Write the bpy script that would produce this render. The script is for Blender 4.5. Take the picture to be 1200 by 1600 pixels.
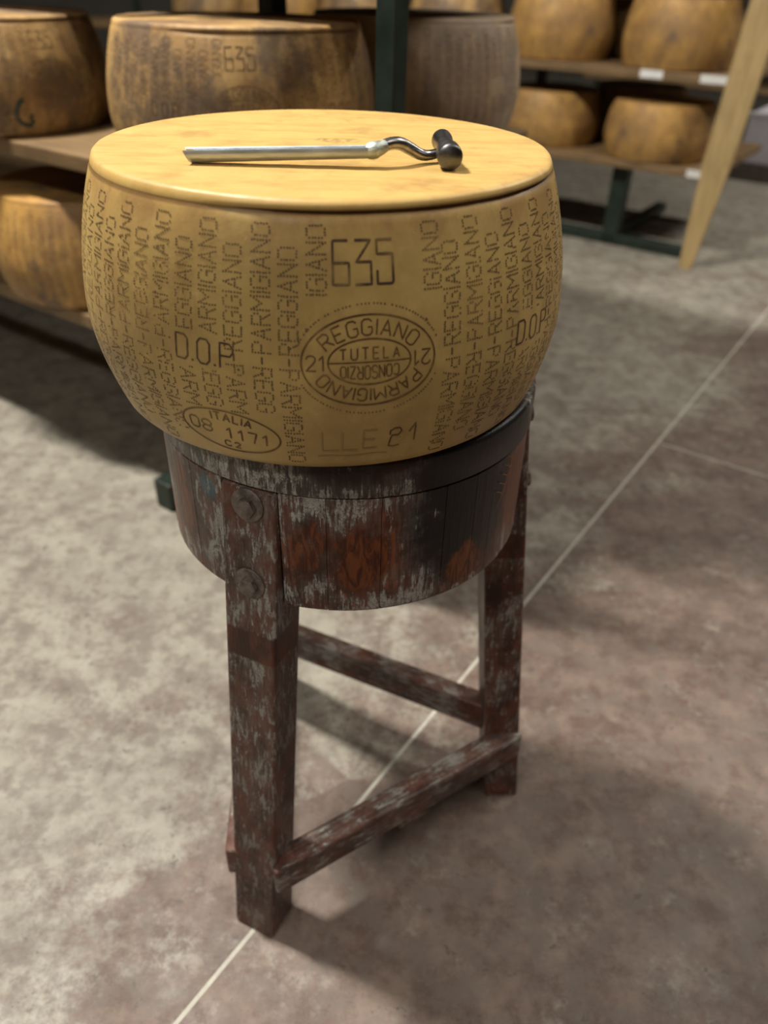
import bpy, math, random
from mathutils import Vector, Matrix, noise
R_ = math.radians
random.seed(7)
for o in list(bpy.data.objects): bpy.data.objects.remove(o)
scene = bpy.context.scene
COL = scene.collection

# ------------------------------------------------------------------ camera
PITCH, ROLL = R_(35.4126), R_(1.6437)
CAM = Vector((0.0409, -0.7092, 1.0))
cam_d = bpy.data.cameras.new('camera')
cam_d.sensor_fit = 'VERTICAL'; cam_d.sensor_height = 36.0; cam_d.sensor_width = 27.0
cam_d.lens = 36.0 * 1202 / 1600
cam_d.clip_start = 0.02; cam_d.clip_end = 100
cam = bpy.data.objects.new('camera', cam_d); COL.objects.link(cam)
fw = Vector((0, math.cos(PITCH), -math.sin(PITCH)))
up0 = Vector((0, math.sin(PITCH), math.cos(PITCH))); rt0 = Vector((1, 0, 0))
rt = rt0 * math.cos(ROLL) + up0 * math.sin(ROLL)
up = -rt0 * math.sin(ROLL) + up0 * math.cos(ROLL)
M = Matrix((rt, up, -fw)).transposed().to_4x4(); M.translation = CAM
cam.matrix_world = M
cam_d.dof.use_dof = True
cam_d.dof.focus_distance = 0.635
cam_d.dof.aperture_fstop = 27.05 / 7.2
scene.camera = cam

# ------------------------------------------------------------------ world, lamps, exposure
world = bpy.data.worlds.new('world'); scene.world = world
world.use_nodes = True
wb = world.node_tree.nodes['Background']
wb.inputs[0].default_value = (0.95, 0.93, 0.88, 1); wb.inputs[1].default_value = 0.02
scene.view_settings.view_transform = 'Standard'
scene.view_settings.look = 'None'
scene.view_settings.exposure = 0.0
scene.view_settings.gamma = 1.0
scene.view_settings.use_curve_mapping = False

# directions of the aisle: B runs along the racks, A across them
ANG = R_(-34.1)
B = Vector((math.cos(ANG), math.sin(ANG), 0)); A = Vector((-math.sin(ANG), math.cos(ANG), 0))
F0 = Vector((-0.451, 0.723, 0))
def rk(u, v, z=0.0): return F0 + B * u + A * v + Vector((0, 0, z))

def lamp(name, loc, size, energy, color, rz=ANG):
    d = bpy.data.lights.new(name, 'AREA'); d.shape = 'RECTANGLE'
    d.size, d.size_y = size; d.energy = energy; d.color = color
    o = bpy.data.objects.new(name, d); COL.objects.link(o)
    o.location = loc; o.rotation_euler = (0, 0, rz); return o
WARM = (1.0, 0.95, 0.86)
AISLE = ((2.6, -.45, 16), (-3.4, -.45, 20), (-1.6, 1.75, 5), (2.2, 1.45, 54), (-.6, 4.3, 12), (2.2, 4.3, 90))   # along, across, watts
for u_, v_, e_ in AISLE: lamp('ceiling_lamp', tuple(rk(u_, v_, 3.6)), (1.25, .20), e_, WARM)
lamp('ceiling_lamp', tuple(rk(-.72, -.50, 3.6)), (.62, .20), 222, WARM)
lamp('ceiling_lamp', (-1.35, -2.45, 3.60), (1.25, 0.20), 66, WARM)

# ------------------------------------------------------------------ helpers
def link(o, parent=None):
    COL.objects.link(o)
    if parent is not None: o.parent = parent
    return o
def mesh_obj(name, verts, faces, mat, parent=None, smooth=False):
    me = bpy.data.meshes.new(name)
    me.from_pydata([tuple(v) for v in verts], [], faces); me.update()
    if smooth:
        me.polygons.foreach_set('use_smooth', [True] * len(me.polygons))
    if mat: me.materials.append(mat)
    return link(bpy.data.objects.new(name, me), parent)
def empty(name, loc, rz=0.0):
    o = bpy.data.objects.new(name, None); COL.objects.link(o)
    o.location = loc; o.rotation_euler = (0, 0, rz); o.empty_display_size = 0.05
    return o
def tag(o, label=None, cat=None, group=None, kind=None):
    if label: o['label'] = label
    if cat: o['category'] = cat
    if group: o['group'] = group
    if kind: o['kind'] = kind
    return o
def bevel(o, w=0.002, seg=2, ang=40):
    m = o.modifiers.new('bevel', 'BEVEL'); m.width = w; m.segments = seg
    m.limit_method = 'ANGLE'; m.angle_limit = R_(ang); return o
def box_vf(lo, hi):
    x0, y0, z0 = lo; x1, y1, z1 = hi
    v = [Vector(p) for p in ((x0,y0,z0),(x1,y0,z0),(x1,y1,z0),(x0,y1,z0),(x0,y0,z1),(x1,y0,z1),(x1,y1,z1),(x0,y1,z1))]
    f = [(0,3,2,1),(4,5,6,7),(0,1,5,4),(1,2,6,5),(2,3,7,6),(3,0,4,7)]
    return v, f
def box(name, lo, hi, mat, parent=None, bw=0.0):
    v, f = box_vf(lo, hi)
    o = mesh_obj(name, v, f, mat, parent)
    if bw: bevel(o, bw)
    return o
def prism(name, bottom, top, mat, parent=None, bw=0.0):
    n = len(bottom)
    v = list(bottom) + list(top)
    f = [tuple(reversed(range(n))), tuple(range(n, 2 * n))] + [(i, (i + 1) % n, n + (i + 1) % n, n + i) for i in range(n)]
    o = mesh_obj(name, v, f, mat, parent)
    if bw: bevel(o, bw)
    return o
def tube(name, path, rad, mat, parent=None, seg=16, cap=True):
    path = [Vector(p) for p in path]
    if not hasattr(rad, '__len__'): rad = [rad] * len(path)
    v = []; f = []
    ref = Vector((0, 0, 1))
    for i, p in enumerate(path):
        t = (path[min(i + 1, len(path) - 1)] - path[max(i - 1, 0)]).normalized()
        s = t.cross(ref)
        if s.length < 1e-4: s = t.cross(Vector((0, 1, 0)))
        s.normalize(); w = s.cross(t).normalized()
        for k in range(seg):
            a = 2 * math.pi * k / seg
            v.append(p + (s * math.cos(a) + w * math.sin(a)) * rad[i])
    for i in range(len(path) - 1):
        for k in range(seg):
            a = i * seg + k; b = i * seg + (k + 1) % seg
            f.append((a, b, b + seg, a + seg))
    if cap:
        f.append(tuple(reversed(range(seg)))); n = (len(path) - 1) * seg
        f.append(tuple(range(n, n + seg)))
    o = mesh_obj(name, v, f, mat, parent, smooth=True)
    m = o.modifiers.new('split', 'EDGE_SPLIT'); m.split_angle = R_(50)
    return o
def lathe(name, prof, axis_o, axis_d, mat, parent=None, seg=24):
    """prof: (distance along the axis, radius)"""
    return tube(name, [Vector(axis_o) + Vector(axis_d) * a for a, r in prof], [r for a, r in prof], mat, parent, seg)
def catmull(pts, n=8):
    pts = [Vector(p) for p in pts]; out = []
    for i in range(len(pts) - 1):
        p0 = pts[max(i - 1, 0)]; p1 = pts[i]; p2 = pts[i + 1]; p3 = pts[min(i + 2, len(pts) - 1)]
        for k in range(n):
            t = k / n
            out.append(0.5 * ((2 * p1) + (p2 - p0) * t + (2 * p0 - 5 * p1 + 4 * p2 - p3) * t * t + (3 * p1 - p0 - 3 * p2 + p3) * t ** 3))
    out.append(pts[-1]); return out

# ------------------------------------------------------------------ material helpers
class NT:
    def __init__(self, name):
        self.m = bpy.data.materials.new(name); self.m.use_nodes = True
        self.t = self.m.node_tree; self.b = self.t.nodes['Principled BSDF']
        self.tc = self.t.nodes.new('ShaderNodeTexCoord')
    def n(self, typ, **kw):
        x = self.t.nodes.new(typ)
        for k, v in kw.items(): setattr(x, k, v)
        return x
    def lk(self, a, b): self.t.links.new(a, b)
    def vec(self, scale=(1,1,1), rot=(0,0,0), loc=(0,0,0), src='Object'):
        mp = self.n('ShaderNodeMapping')
        mp.inputs['Location'].default_value = loc; mp.inputs['Rotation'].default_value = rot; mp.inputs['Scale'].default_value = scale
        self.lk(self.tc.outputs[src] if isinstance(src, str) else src, mp.inputs[0]); return mp.outputs[0]
    def noise(self, vec, scale, detail=4, rough=0.55, dist=0.0):
        x = self.n('ShaderNodeTexNoise')
        x.inputs['Scale'].default_value = scale; x.inputs['Detail'].default_value = detail
        x.inputs['Roughness'].default_value = rough; x.inputs['Distortion'].default_value = dist
        self.lk(vec, x.inputs['Vector']); return x.outputs['Fac']
    def ramp(self, fac, lo, hi, a=0.0, b=1.0):
        x = self.n('ShaderNodeMapRange'); x.interpolation_type = 'SMOOTHSTEP'
        x.inputs['From Min'].default_value = lo; x.inputs['From Max'].default_value = hi
        x.inputs['To Min'].default_value = a; x.inputs['To Max'].default_value = b
        self.lk(fac, x.inputs['Value']); return x.outputs['Result']
    def math(self, op, a, b=None):
        x = self.n('ShaderNodeMath', operation=op)
        for i, v in enumerate((a, b)):
            if v is None: continue
            if isinstance(v, (int, float)): x.inputs[i].default_value = v
            else: self.lk(v, x.inputs[i])
        return x.outputs[0]
    def mix(self, fac, a, b, typ='MIX'):
        x = self.n('ShaderNodeMix', data_type='RGBA', blend_type=typ)
        if isinstance(fac, (int, float)): x.inputs[0].default_value = fac
        else: self.lk(fac, x.inputs[0])
        for i, v in ((6, a), (7, b)):
            if isinstance(v, tuple): x.inputs[i].default_value = (*v, 1)
            else: self.lk(v, x.inputs[i])
        return x.outputs[2]
    def dist(self, c, scale=(1,1,1)):
        """distance from a point in object space, stretched"""
        s = self.n('ShaderNodeVectorMath', operation='SUBTRACT'); self.lk(self.tc.outputs['Object'], s.inputs[0]); s.inputs[1].default_value = c
        m = self.n('ShaderNodeVectorMath', operation='MULTIPLY'); self.lk(s.outputs[0], m.inputs[0]); m.inputs[1].default_value = scale
        l = self.n('ShaderNodeVectorMath', operation='LENGTH'); self.lk(m.outputs[0], l.inputs[0]); return l.outputs['Value']
    def xyz(self, vec=None):
        s = self.n('ShaderNodeSeparateXYZ'); self.lk(vec or self.tc.outputs['Object'], s.inputs[0]); return s.outputs
    def rnd(self): return self.n('ShaderNodeObjectInfo').outputs['Random']
    def color(self, c):
        if isinstance(c, tuple): self.b.inputs['Base Color'].default_value = (*c, 1)
        else: self.lk(c, self.b.inputs['Base Color'])
    def rough(self, r):
        if isinstance(r, (int, float)): self.b.inputs['Roughness'].default_value = r
        else: self.lk(r, self.b.inputs['Roughness'])
    def bump(self, h, strength=0.3, dist=0.002):
        x = self.n('ShaderNodeBump'); x.inputs['Strength'].default_value = strength; x.inputs['Distance'].default_value = dist
        self.lk(h, x.inputs['Height']); self.lk(x.outputs[0], self.b.inputs['Normal'])

def mat_cheese(name, base, dark, light, dirt=None, dirt_amt=0.0, seed=0.0, rough=0.42, lightrim=True):
    n = NT(name)
    v = n.vec(loc=(seed, seed * .7, 0))
    big = n.noise(v, 9, 4, 0.6); mid = n.noise(v, 34, 5, 0.6); fine = n.noise(v, 260, 3, 0.6)
    c = n.mix(n.ramp(big, .35, .68), base, dark)
    c = n.mix(n.ramp(mid, .52, .75, 0, .55), c, light)
    z = n.xyz()[2]
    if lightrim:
        # the upper face and the band under it are paler, with a brown line in the crease
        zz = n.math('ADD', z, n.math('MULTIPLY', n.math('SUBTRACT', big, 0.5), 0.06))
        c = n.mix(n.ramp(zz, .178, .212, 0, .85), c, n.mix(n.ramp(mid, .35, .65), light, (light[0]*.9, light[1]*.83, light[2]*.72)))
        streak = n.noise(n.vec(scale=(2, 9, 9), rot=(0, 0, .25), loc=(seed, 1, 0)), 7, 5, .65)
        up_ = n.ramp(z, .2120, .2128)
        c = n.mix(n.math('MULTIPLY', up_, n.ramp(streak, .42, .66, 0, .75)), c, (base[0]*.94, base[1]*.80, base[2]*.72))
        scar = n.math('MULTIPLY', n.ramp(n.math('ADD', n.dist((.012, .016, .2134), (1, 1.7, 1)), n.math('MULTIPLY', n.math('SUBTRACT', mid, .5), .045)), .010, .026, 1, 0), n.ramp(n.noise(v, 160, 3), .38, .55))
        c = n.mix(n.math('MULTIPLY', scar, .6), c, (.20, .12, .05))
    blotch = n.noise(n.vec(loc=(seed + 5, 2, 0), scale=(1, 1, .6)), 16, 6, .66)
    c = n.mix(n.ramp(blotch, .50, .68, 0, .55), c, (dark[0] * .80, dark[1] * .74, dark[2] * .72))
    c = n.mix(n.ramp(n.noise(n.vec(loc=(seed, 7, 3)), 13, 5, .6), .54, .68, 0, .45), c, light)
    if lightrim:
        tan = n.math('MULTIPLY', n.ramp(z, .168, .200), n.ramp(z, .2035, .2065, 1, 0))
        c = n.mix(n.math('MULTIPLY', tan, n.ramp(blotch, .40, .58, .1, .75)), c, (.33, .19, .07))
        c = n.mix(n.math('MULTIPLY', n.math('MULTIPLY', n.ramp(z, .2018, .2038), n.ramp(z, .2058, .2068, 1, 0)), .7), c, (.16, .08, .03))
    spots = n.ramp(n.noise(v, 420, 2, .5), .70, .76, 0, .5)
    c = n.mix(spots, c, (light[0] * 1.1, light[1] * 1.1, light[2] * 1.6))
    if dirt:
        d1 = n.noise(n.vec(scale=(1, 1, .55), loc=(seed * 2, 3, 0)), 7, 6, .68)
        d2 = n.noise(v, 60, 4, .7)
        dm = n.math('ADD', d1, n.math('MULTIPLY', n.math('SUBTRACT', d2, .5), .3))
        c = n.mix(n.ramp(dm, .56 - dirt_amt * .28, .72 - dirt_amt * .2, 0, .85), c, dirt)
    n.color(c); n.rough(n.ramp(mid, .3, .7, rough - .05, rough + .12))
    h = n.math('ADD', n.math('MULTIPLY', mid, .6), n.math('MULTIPLY', fine, .25))
    n.bump(h, .22, .0025)
    n.b.inputs['Specular IOR Level'].default_value = .35
    return n.m

CH_BASE = (.50, .345, .122); CH_DARK = (.385, .255, .088); CH_LIGHT = (.60, .405, .14)
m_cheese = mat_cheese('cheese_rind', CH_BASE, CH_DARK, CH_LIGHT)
m_aged = [mat_cheese('aged_cheese_rind', b_, (.29, .165, .065), l_, (.115, .08, .058), a, s, .5, False)
          for a, s, b_, l_ in ((.45, 3.1, (.48, .30, .115), (.60, .40, .16)), (.5, 8.3, (.46, .29, .115), (.56, .38, .16)), (.10, 15.7, (.47, .265, .075), (.55, .33, .10)))]
m_dull = mat_cheese('dull_cheese_rind', (.40, .29, .185), (.31, .225, .15), (.48, .35, .21), (.25, .20, .155), .4, 21.0, .55, False)

def mat_ink(name, ink, under, amount=0.85, seed=0):
    n = NT(name); v = n.vec(loc=(seed, 0, 0))
    a = n.noise(v, 30, 4, .6); b = n.noise(v, 180, 2, .6)
    f = n.math('ADD', n.math('MULTIPLY', a, .7), n.math('MULTIPLY', b, .3))
    n.color(n.mix(n.ramp(f, .30, .58, amount * .45, amount), under, ink)); n.rough(.5)
    n.b.inputs['Specular IOR Level'].default_value = .3
    return n.m
m_dots = mat_ink('stipple_ink', (.080, .046, .030), CH_DARK, .90)
m_ink = mat_ink('stamp_ink', (.05, .026, .024), CH_DARK, .95, 4)
m_brand = mat_ink('burnt_brand', (.085, .032, .014), CH_DARK, .95, 9)
m_faint = mat_ink('pressed_mark', (.19, .115, .035), CH_DARK, .38, 2)

def mat_worn(name, red, dust_amt, vert=True, stains=(), orange=0.0, seed=0.0, band=None, dark=.8, dusty=(), film_max=.36, fineness=95, knots=()):
    """old red-brown paint rubbed through to pale grey dust, with scratches along the grain"""
    n = NT(name)
    rnd = n.rnd()
    off = n.n('ShaderNodeCombineXYZ'); n.lk(n.math('MULTIPLY', rnd, 7.0), off.inputs[0]); n.lk(n.math('MULTIPLY', rnd, 3.0), off.inputs[2])
    add = n.n('ShaderNodeVectorMath', operation='ADD'); n.lk(n.tc.outputs['Object'], add.inputs[0]); n.lk(off.outputs[0], add.inputs[1])
    src = add.outputs[0]
    lng = lambda k: (1, 1, k) if vert else (k, 1, 1)
    grain = n.noise(n.vec(scale=lng(.10), src=src, loc=(seed, 0, 0)), 330, 5, .7)
    scratch = n.noise(n.vec(scale=lng(.30), src=src, loc=(2, seed, 1)), fineness, 9, .80, .4)
    streak = n.noise(n.vec(scale=lng(.40), src=src, loc=(0, seed, 0)), 34, 8, .74)
    blot = n.noise(n.vec(loc=(seed, seed, 0)), 21, 6, .70)
    big = n.noise(n.vec(loc=(seed, 2, 0)), 8, 3, .6)
    fine = n.noise(n.vec(src=src), 520, 4, .7)
    c = n.mix(n.ramp(streak, .40, .60), red, (red[0] * .38, red[1] * .52, red[2] * .62))
    c = n.mix(n.ramp(big, .54, .66, 0, dark), c, (.020, .016, .014))
    if orange:
        g = n.n('ShaderNodeTexWave'); g.wave_type = 'RINGS'; g.rings_direction = 'SPHERICAL'
        g.inputs['Scale'].default_value = 48; g.inputs['Distortion'].default_value = 7; g.inputs['Detail'].default_value = 3
        n.lk(n.vec(scale=(1, 1, .35), src=src), g.inputs['Vector'])
        om = n.ramp(n.noise(n.vec(src=src, scale=(1, 1, .6), loc=(5, 1, 2)), 24, 4, .65), .52, .58, 0, orange)
        c = n.mix(om, c, n.mix(n.ramp(g.outputs['Fac'], .2, .8), (.085, .020, .008), (.20, .055, .018)))
    for (cx, rad, sc, col, amt) in stains:
        d = n.math('ADD', n.dist(cx, sc), n.math('MULTIPLY', n.math('SUBTRACT', streak, .5), rad * 1.4))
        c = n.mix(n.ramp(d, rad * .55, rad, amt, 0), c, col)
    for (cx, rad, sc) in knots:
        d = n.math('ADD', n.dist(cx, sc), n.math('MULTIPLY', n.math('SUBTRACT', n.math('ADD', n.math('MULTIPLY', streak, .6), n.math('MULTIPLY', blot, .4)), .5), rad * 2.6))
        gr = n.noise(n.vec(scale=(1, 1, .25), loc=(3, 3, 3)), 120, 5, .7, 1.5)
        c = n.mix(n.ramp(d, rad * .75, rad, .9, 0), c, n.mix(n.ramp(gr, .40, .60), (.060, .017, .008), (.175, .052, .017)))
    # thin film of dust, then crisp rubbed flakes
    dmod = 0.0
    for (cx, rad, sc, amt) in dusty: dmod = n.math('ADD', n.ramp(n.dist(cx, sc), rad * .3, rad, amt, 0), dmod)
    film = n.math('MULTIPLY', n.ramp(n.math('ADD', blot, n.math('MULTIPLY', dmod, 2.6)) if dusty else blot, .40 - dust_amt * .12, .66 - dust_amt * .1), n.ramp(grain, .35, .62, .10, film_max))
    flake = n.math('ADD', n.math('ADD', n.math('MULTIPLY', scratch, .50), n.math('MULTIPLY', grain, .22)), n.math('MULTIPLY', blot, .34))
    if dusty: flake = n.math('ADD', flake, dmod)
    fm = n.math('MULTIPLY', n.ramp(flake, .615 - dust_amt * .14, .655 - dust_amt * .14), n.ramp(fine, .36, .52, .35, .95))
    if band:
        z = n.xyz()[2]
        zz = n.math('ADD', z, n.math('MULTIPLY', n.math('SUBTRACT', scratch, .5), .012))
        keep = n.math('MAXIMUM', n.ramp(zz, band[1] - .002, band[1] + .002), n.math('SUBTRACT', 1.0, n.ramp(zz, band[0] - .002, band[0] + .002)))
        keep = n.math('MULTIPLY', keep, n.ramp(zz, .02, band[0], .5, 1.0))
        film = n.math('MULTIPLY', film, keep); fm = n.math('MULTIPLY', fm, keep)
    c = n.mix(film, c, (.245, .215, .188))
    c = n.mix(fm, c, n.mix(n.ramp(blot, .4, .6), (.50, .50, .46), (.36, .345, .31)))
    n.color(c); n.rough(n.ramp(n.math('MAXIMUM', film, fm), 0, 1, .32, .72))
    h = n.math('ADD', n.math('MULTIPLY', grain, .5), n.math('ADD', n.math('MULTIPLY', fm, .5), n.math('MULTIPLY', streak, .4)))
    n.bump(h, .55, .0018)
    n.b.inputs['Specular IOR Level'].default_value = .25
    return n.m

# ------------------------------------------------------------------ more materials
def mat_floor():
    n = NT('worn_painted_concrete')
    src = n.tc.outputs['Object']
    rot = (0, 0, -ANG)
    v = n.vec()
    band = n.noise(n.vec(scale=(.55, 2.6, 1), rot=rot), 1.5, 5, .62, .6)      # wheel tracks along the aisle
    big = n.noise(v, 2.6, 7, .66)
    mid = n.noise(v, 10, 9, .74)
    fine = n.noise(v, 60, 8, .78)
    grit = n.noise(v, 260, 3, .6)
    # paint is walked off on the rack side of the joint, kept on the other
    s = n.n('ShaderNodeVectorMath', operation='DOT_PRODUCT'); n.lk(src, s.inputs[0]); s.inputs[1].default_value = tuple(B)
    side = n.math('SUBTRACT', s.outputs['Value'], Vector((-.1928, -.3327, 0)).dot(B))
    w = n.math('ADD', n.math('MULTIPLY', band, .50), n.math('ADD', n.math('MULTIPLY', big, .38), n.math('MULTIPLY', mid, .46)))
    w = n.math('ADD', w, n.math('MULTIPLY', n.math('SUBTRACT', fine, .5), .55))
    w = n.math('ADD', w, n.ramp(side, -.40, .28, -.15, .085))
    w = n.math('ADD', w, n.ramp(n.dist((.45, -.15, 0), (1, 1, 1)), .2, 1.2, .11, 0))  # extra brown paint right of the stool, put in partly to deepen its shadow
    paint = n.ramp(w, .58, .76)
    bare = n.mix(n.ramp(mid, .36, .66), (.34, .322, .264), (.205, .187, .153))
    cloud = n.noise(n.vec(loc=(2, 8, 0)), 15, 8, .74)
    red = n.mix(n.ramp(cloud, .38, .62), (.098, .058, .044), (.200, .142, .113))
    c = n.mix(paint, bare, red)
    dirt = n.ramp(n.math('ADD', n.noise(v, 22, 7, .74), n.math('MULTIPLY', big, .3)), .61, .76, 0, .7)
    c = n.mix(dirt, c, (.135, .108, .09))
    pale = n.ramp(n.noise(n.vec(loc=(4, 1, 0)), 13, 9, .76), .54, .70, 0, .6)
    c = n.mix(pale, c, (.345, .318, .262))
    speck = n.ramp(n.noise(n.vec(loc=(9, 3, 0)), 40, 4, .75), .625, .65, 0, .8)
    c = n.mix(speck, c, (.075, .06, .052))
    c = n.mix(n.ramp(n.noise(v, 600, 3, .6), .35, .7, 0, .35), c, (.17, .14, .12))
    scr = n.ramp(n.noise(n.vec(scale=(.06, 1, 1), rot=(0, 0, .9)), 60, 4, .7), .66, .72, 0, .35)
    c = n.mix(scr, c, (.13, .10, .085))
    n.color(c)
    n.rough(n.ramp(mid, .3, .7, .42, .62))
    n.bump(n.math('ADD', n.math('MULTIPLY', fine, .5), n.math('MULTIPLY', grit, .3)), .25, .002)
    n.b.inputs['Specular IOR Level'].default_value = .35
    return n.m
m_floor = mat_floor()
def mat_plain(name, col, rough=.6, metal=0.0, var=.25, scale=30, bump=.2):
    n = NT(name); v = n.vec(); f = n.noise(v, scale, 5, .65)
    n.color(n.mix(n.ramp(f, .3, .7), tuple(x * (1 - var) for x in col), tuple(min(1, x * (1 + var)) for x in col)))
    n.rough(n.ramp(f, .3, .7, rough - .07, rough + .07)); n.b.inputs['Metallic'].default_value = metal
    if bump: n.bump(n.noise(v, scale * 6, 3), bump, .001)
    return n.m
m_joint = mat_plain('pale_joint_filler', (.44, .42, .36), .7, 0, .15, 40)
m_wall = mat_plain('whitewashed_wall', (.20, .185, .165), .8, 0, .08, 3)
m_ceil = mat_plain('ceiling_plaster', (.22, .21, .19), .8, 0, .05, 2)
m_green = mat_plain('dark_green_paint', (.009, .019, .013), .45, 0, .2, 20)
m_white = mat_plain('white_card', (.72, .72, .70), .6, 0, .05, 20)
m_lilac = mat_plain('white_plastic', (.66, .64, .70), .5, 0, .05, 10)
m_dkplastic = mat_plain('dark_pallet_wood', (.09, .07, .06), .7, 0, .3, 30)
def mat_plank(name, a, b, axis='x'):
    n = NT(name)
    sc = {'x': (.12, 1, 1), 'z': (1, 1, .12)}[axis]
    g = n.noise(n.vec(scale=sc), 55, 5, .65, .3); h = n.noise(n.vec(), 6, 4, .6)
    c = n.mix(n.ramp(g, .3, .7), a, b)
    c = n.mix(n.ramp(h, .5, .75, 0, .5), c, tuple(x * .55 for x in a))
    n.color(c); n.rough(.6); n.bump(g, .25, .001); return n.m
m_board = mat_plank('shelf_wood', (.14, .085, .036), (.215, .135, .06))
m_pole = mat_plank('pale_wood', (.33, .23, .095), (.46, .33, .15), 'z')
def mat_steel(name, base, r0, r1, sc=(1, 1, 1)):
    n = NT(name); f = n.noise(n.vec(scale=sc), 130, 5, .65); g = n.noise(n.vec(loc=(3, 0, 0)), 40, 4, .6)
    n.color(n.mix(n.ramp(f, .3, .7), base, tuple(x * .6 for x in base)))
    n.b.inputs['Metallic'].default_value = 1; n.rough(n.ramp(g, .3, .7, r0, r1)); n.bump(f, .12, .0006); return n.m
m_blade = mat_steel('worn_steel', (.55, .60, .64), .28, .42, (.15, 1, 1))
m_blade.node_tree.nodes['Principled BSDF'].inputs['Metallic'].default_value = .55
m_iron = mat_steel('dark_polished_iron', (.36, .345, .35), .22, .36)
m_head = mat_steel('dull_dark_iron', (.16, .16, .165), .32, .46)
m_weld = mat_plain('solder_joint', (.42, .46, .42), .4, .7, .3, 160, .5)
m_bolt = mat_plain('rusty_painted_bolt', (.17, .135, .115), .5, .3, .5, 120, .5)

# ------------------------------------------------------------------ the setting
fb = box('floor', (-14, -10, -.10), (14, 18, -.0006), m_joint); tag(fb, 'worn concrete floor with pale joints', kind='structure')
XJ = Vector((.7514, 1.0473, 0))                        # where the two joints meet
ua, ub = XJ.dot(A), XJ.dot(B); GAP = .0030
def slab(b0, b1, a0, a1):
    q = [B * x + A * y for x, y in ((b0, a0), (b1, a0), (b1, a1), (b0, a1))]
    lo = [Vector((p.x, p.y, -.05)) for p in q]; hi = [Vector((p.x, p.y, 0)) for p in q]
    prism('floor_slab', lo, hi, m_floor, fb)
BL = [ub - 3.6, ub, ub + 3.6]
def cols(): return ((ub - 7.2, ub - 3.6), (ub - 3.6, ub), (ub, ub + 3.6), (ub + 3.6, ub + 7.2))
for ci, (b0, b1) in enumerate(cols()):
    offs = -1.9 if ci < 2 else 0.0                      # the joints across are staggered
    edges = [ua + offs + k * 3.6 for k in (-2, -1, 0, 1, 2, 3)]
    if ci < 2: edges = [ua - 7.0, ua - 3.6, ua + 2.3, ua + 5.9, ua + 9.5]
    for a0, a1 in zip(edges[:-1], edges[1:]):
        slab(b0 + GAP, b1 - GAP, a0 + GAP, a1 - GAP)
tag(box('ceiling', (-9, -7, 4.0), (9, 12, 4.1), m_ceil), 'pale plaster ceiling', kind='structure')
tag(box('wall_back', (-9, 12, -.1), (9, 12.15, 4.1), m_wall), 'whitewashed far wall', kind='structure')
tag(box('wall_front', (-9, -7.15, -.1), (9, -7, 4.1), m_wall), 'whitewashed wall', kind='structure')
tag(box('wall_left', (-9.15, -7, -.1), (-9, 12, 4.1), m_wall), 'whitewashed wall', kind='structure')
tag(box('wall_right', (9, -7, -.1), (9.15, 12, 4.1), m_wall), 'whitewashed wall', kind='structure')

# ------------------------------------------------------------------ cheese wheels
ZT, RT, ZB, RB, ZM, K1, K2 = .2134, .1982, 0.0, .2047, .0863, 1.907, 1.752
def sm(a, b, x):
    t = max(0, min(1, (x - a) / (b - a))); return t * t * (3 - 2 * t)
def r_side(z):
    if z > ZM: return .225 - (.225 - RT) * ((z - ZM) / (ZT - ZM)) ** K1
    return .225 - (.225 - RB) * ((ZM - z) / (ZM - ZB)) ** K2
def wob(th, z):
    return .0007 * noise.noise(Vector((math.cos(th) * 2.2, math.sin(th) * 2.2, z * 14))) + .0003 * noise.noise(Vector((math.cos(th) * 9, math.sin(th) * 9, z * 45)))
def surf(th, z, off=0.0):
    r = r_side(z) + wob(th, z) + off
    return Vector((r * math.cos(th), r * math.sin(th), z))
def lip_mask(th):
    d = math.degrees(th) % 360
    return sm(248, 268, d) * (1 - sm(338, 356, d)) * (.75 + .35 * noise.noise(Vector((d * .06, 0, 0))))
def cheese_mesh():
    NS = 256; V = []; F = []
    rings = []                                          # functions theta -> point
    def pt(th, r, z): return Vector((r * math.cos(th), r * math.sin(th), z))
    rings += [lambda th, q=q: pt(th, q, 0.0) for q in (.06, .15, .195)]
    rings.append(lambda th: pt(th, RB - .0035, .0006))
    rings.append(lambda th: pt(th, RB - .0006, .0028))
    zs = [.006 + i * (.2015 - .006) / 46 for i in range(47)]
    rings += [lambda th, z=z: surf(th, z) for z in zs]
    rings.append(lambda th: pt(th, r_side(.2040) + wob(th, .2) - .0003 - .0026 * lip_mask(th), .2040))
    rings.append(lambda th: pt(th, r_side(.2056) + wob(th, .2) - .0004 - .0040 * lip_mask(th), .2056))
    rings.append(lambda th: pt(th, r_side(.2066) + wob(th, .2) + .0000 + .0014 * lip_mask(th), .2066))
    rings.append(lambda th: pt(th, r_side(.2090) + wob(th, .2) + .0000 + .0028 * lip_mask(th), .2090))
    rings.append(lambda th: pt(th, RT + .0006 + wob(th, .2) + .0020 * lip_mask(th), .2115))
    rings.append(lambda th: pt(th, RT - .0012 + wob(th, .2) + .0008 * lip_mask(th), .2130))
    rings.append(lambda th: pt(th, RT - .0040, .2134))
    for q in (.185, .165, .14, .11, .08, .05, .02):
        rings.append(lambda th, q=q: pt(th, q, .2134 + .0005 * noise.noise(Vector((q * math.cos(th) * 30, q * math.sin(th) * 30, 1)))))
    for fn in rings:
        for k in range(NS): V.append(fn(2 * math.pi * k / NS))
    for i in range(len(rings) - 1):
        for k in range(NS):
            a = i * NS + k; b = i * NS + (k + 1) % NS; F.append((a, b, b + NS, a + NS))
    F.append(tuple(reversed(range(NS)))); F.append(tuple(range((len(rings) - 1) * NS, len(rings) * NS)))
    return V, F

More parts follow.
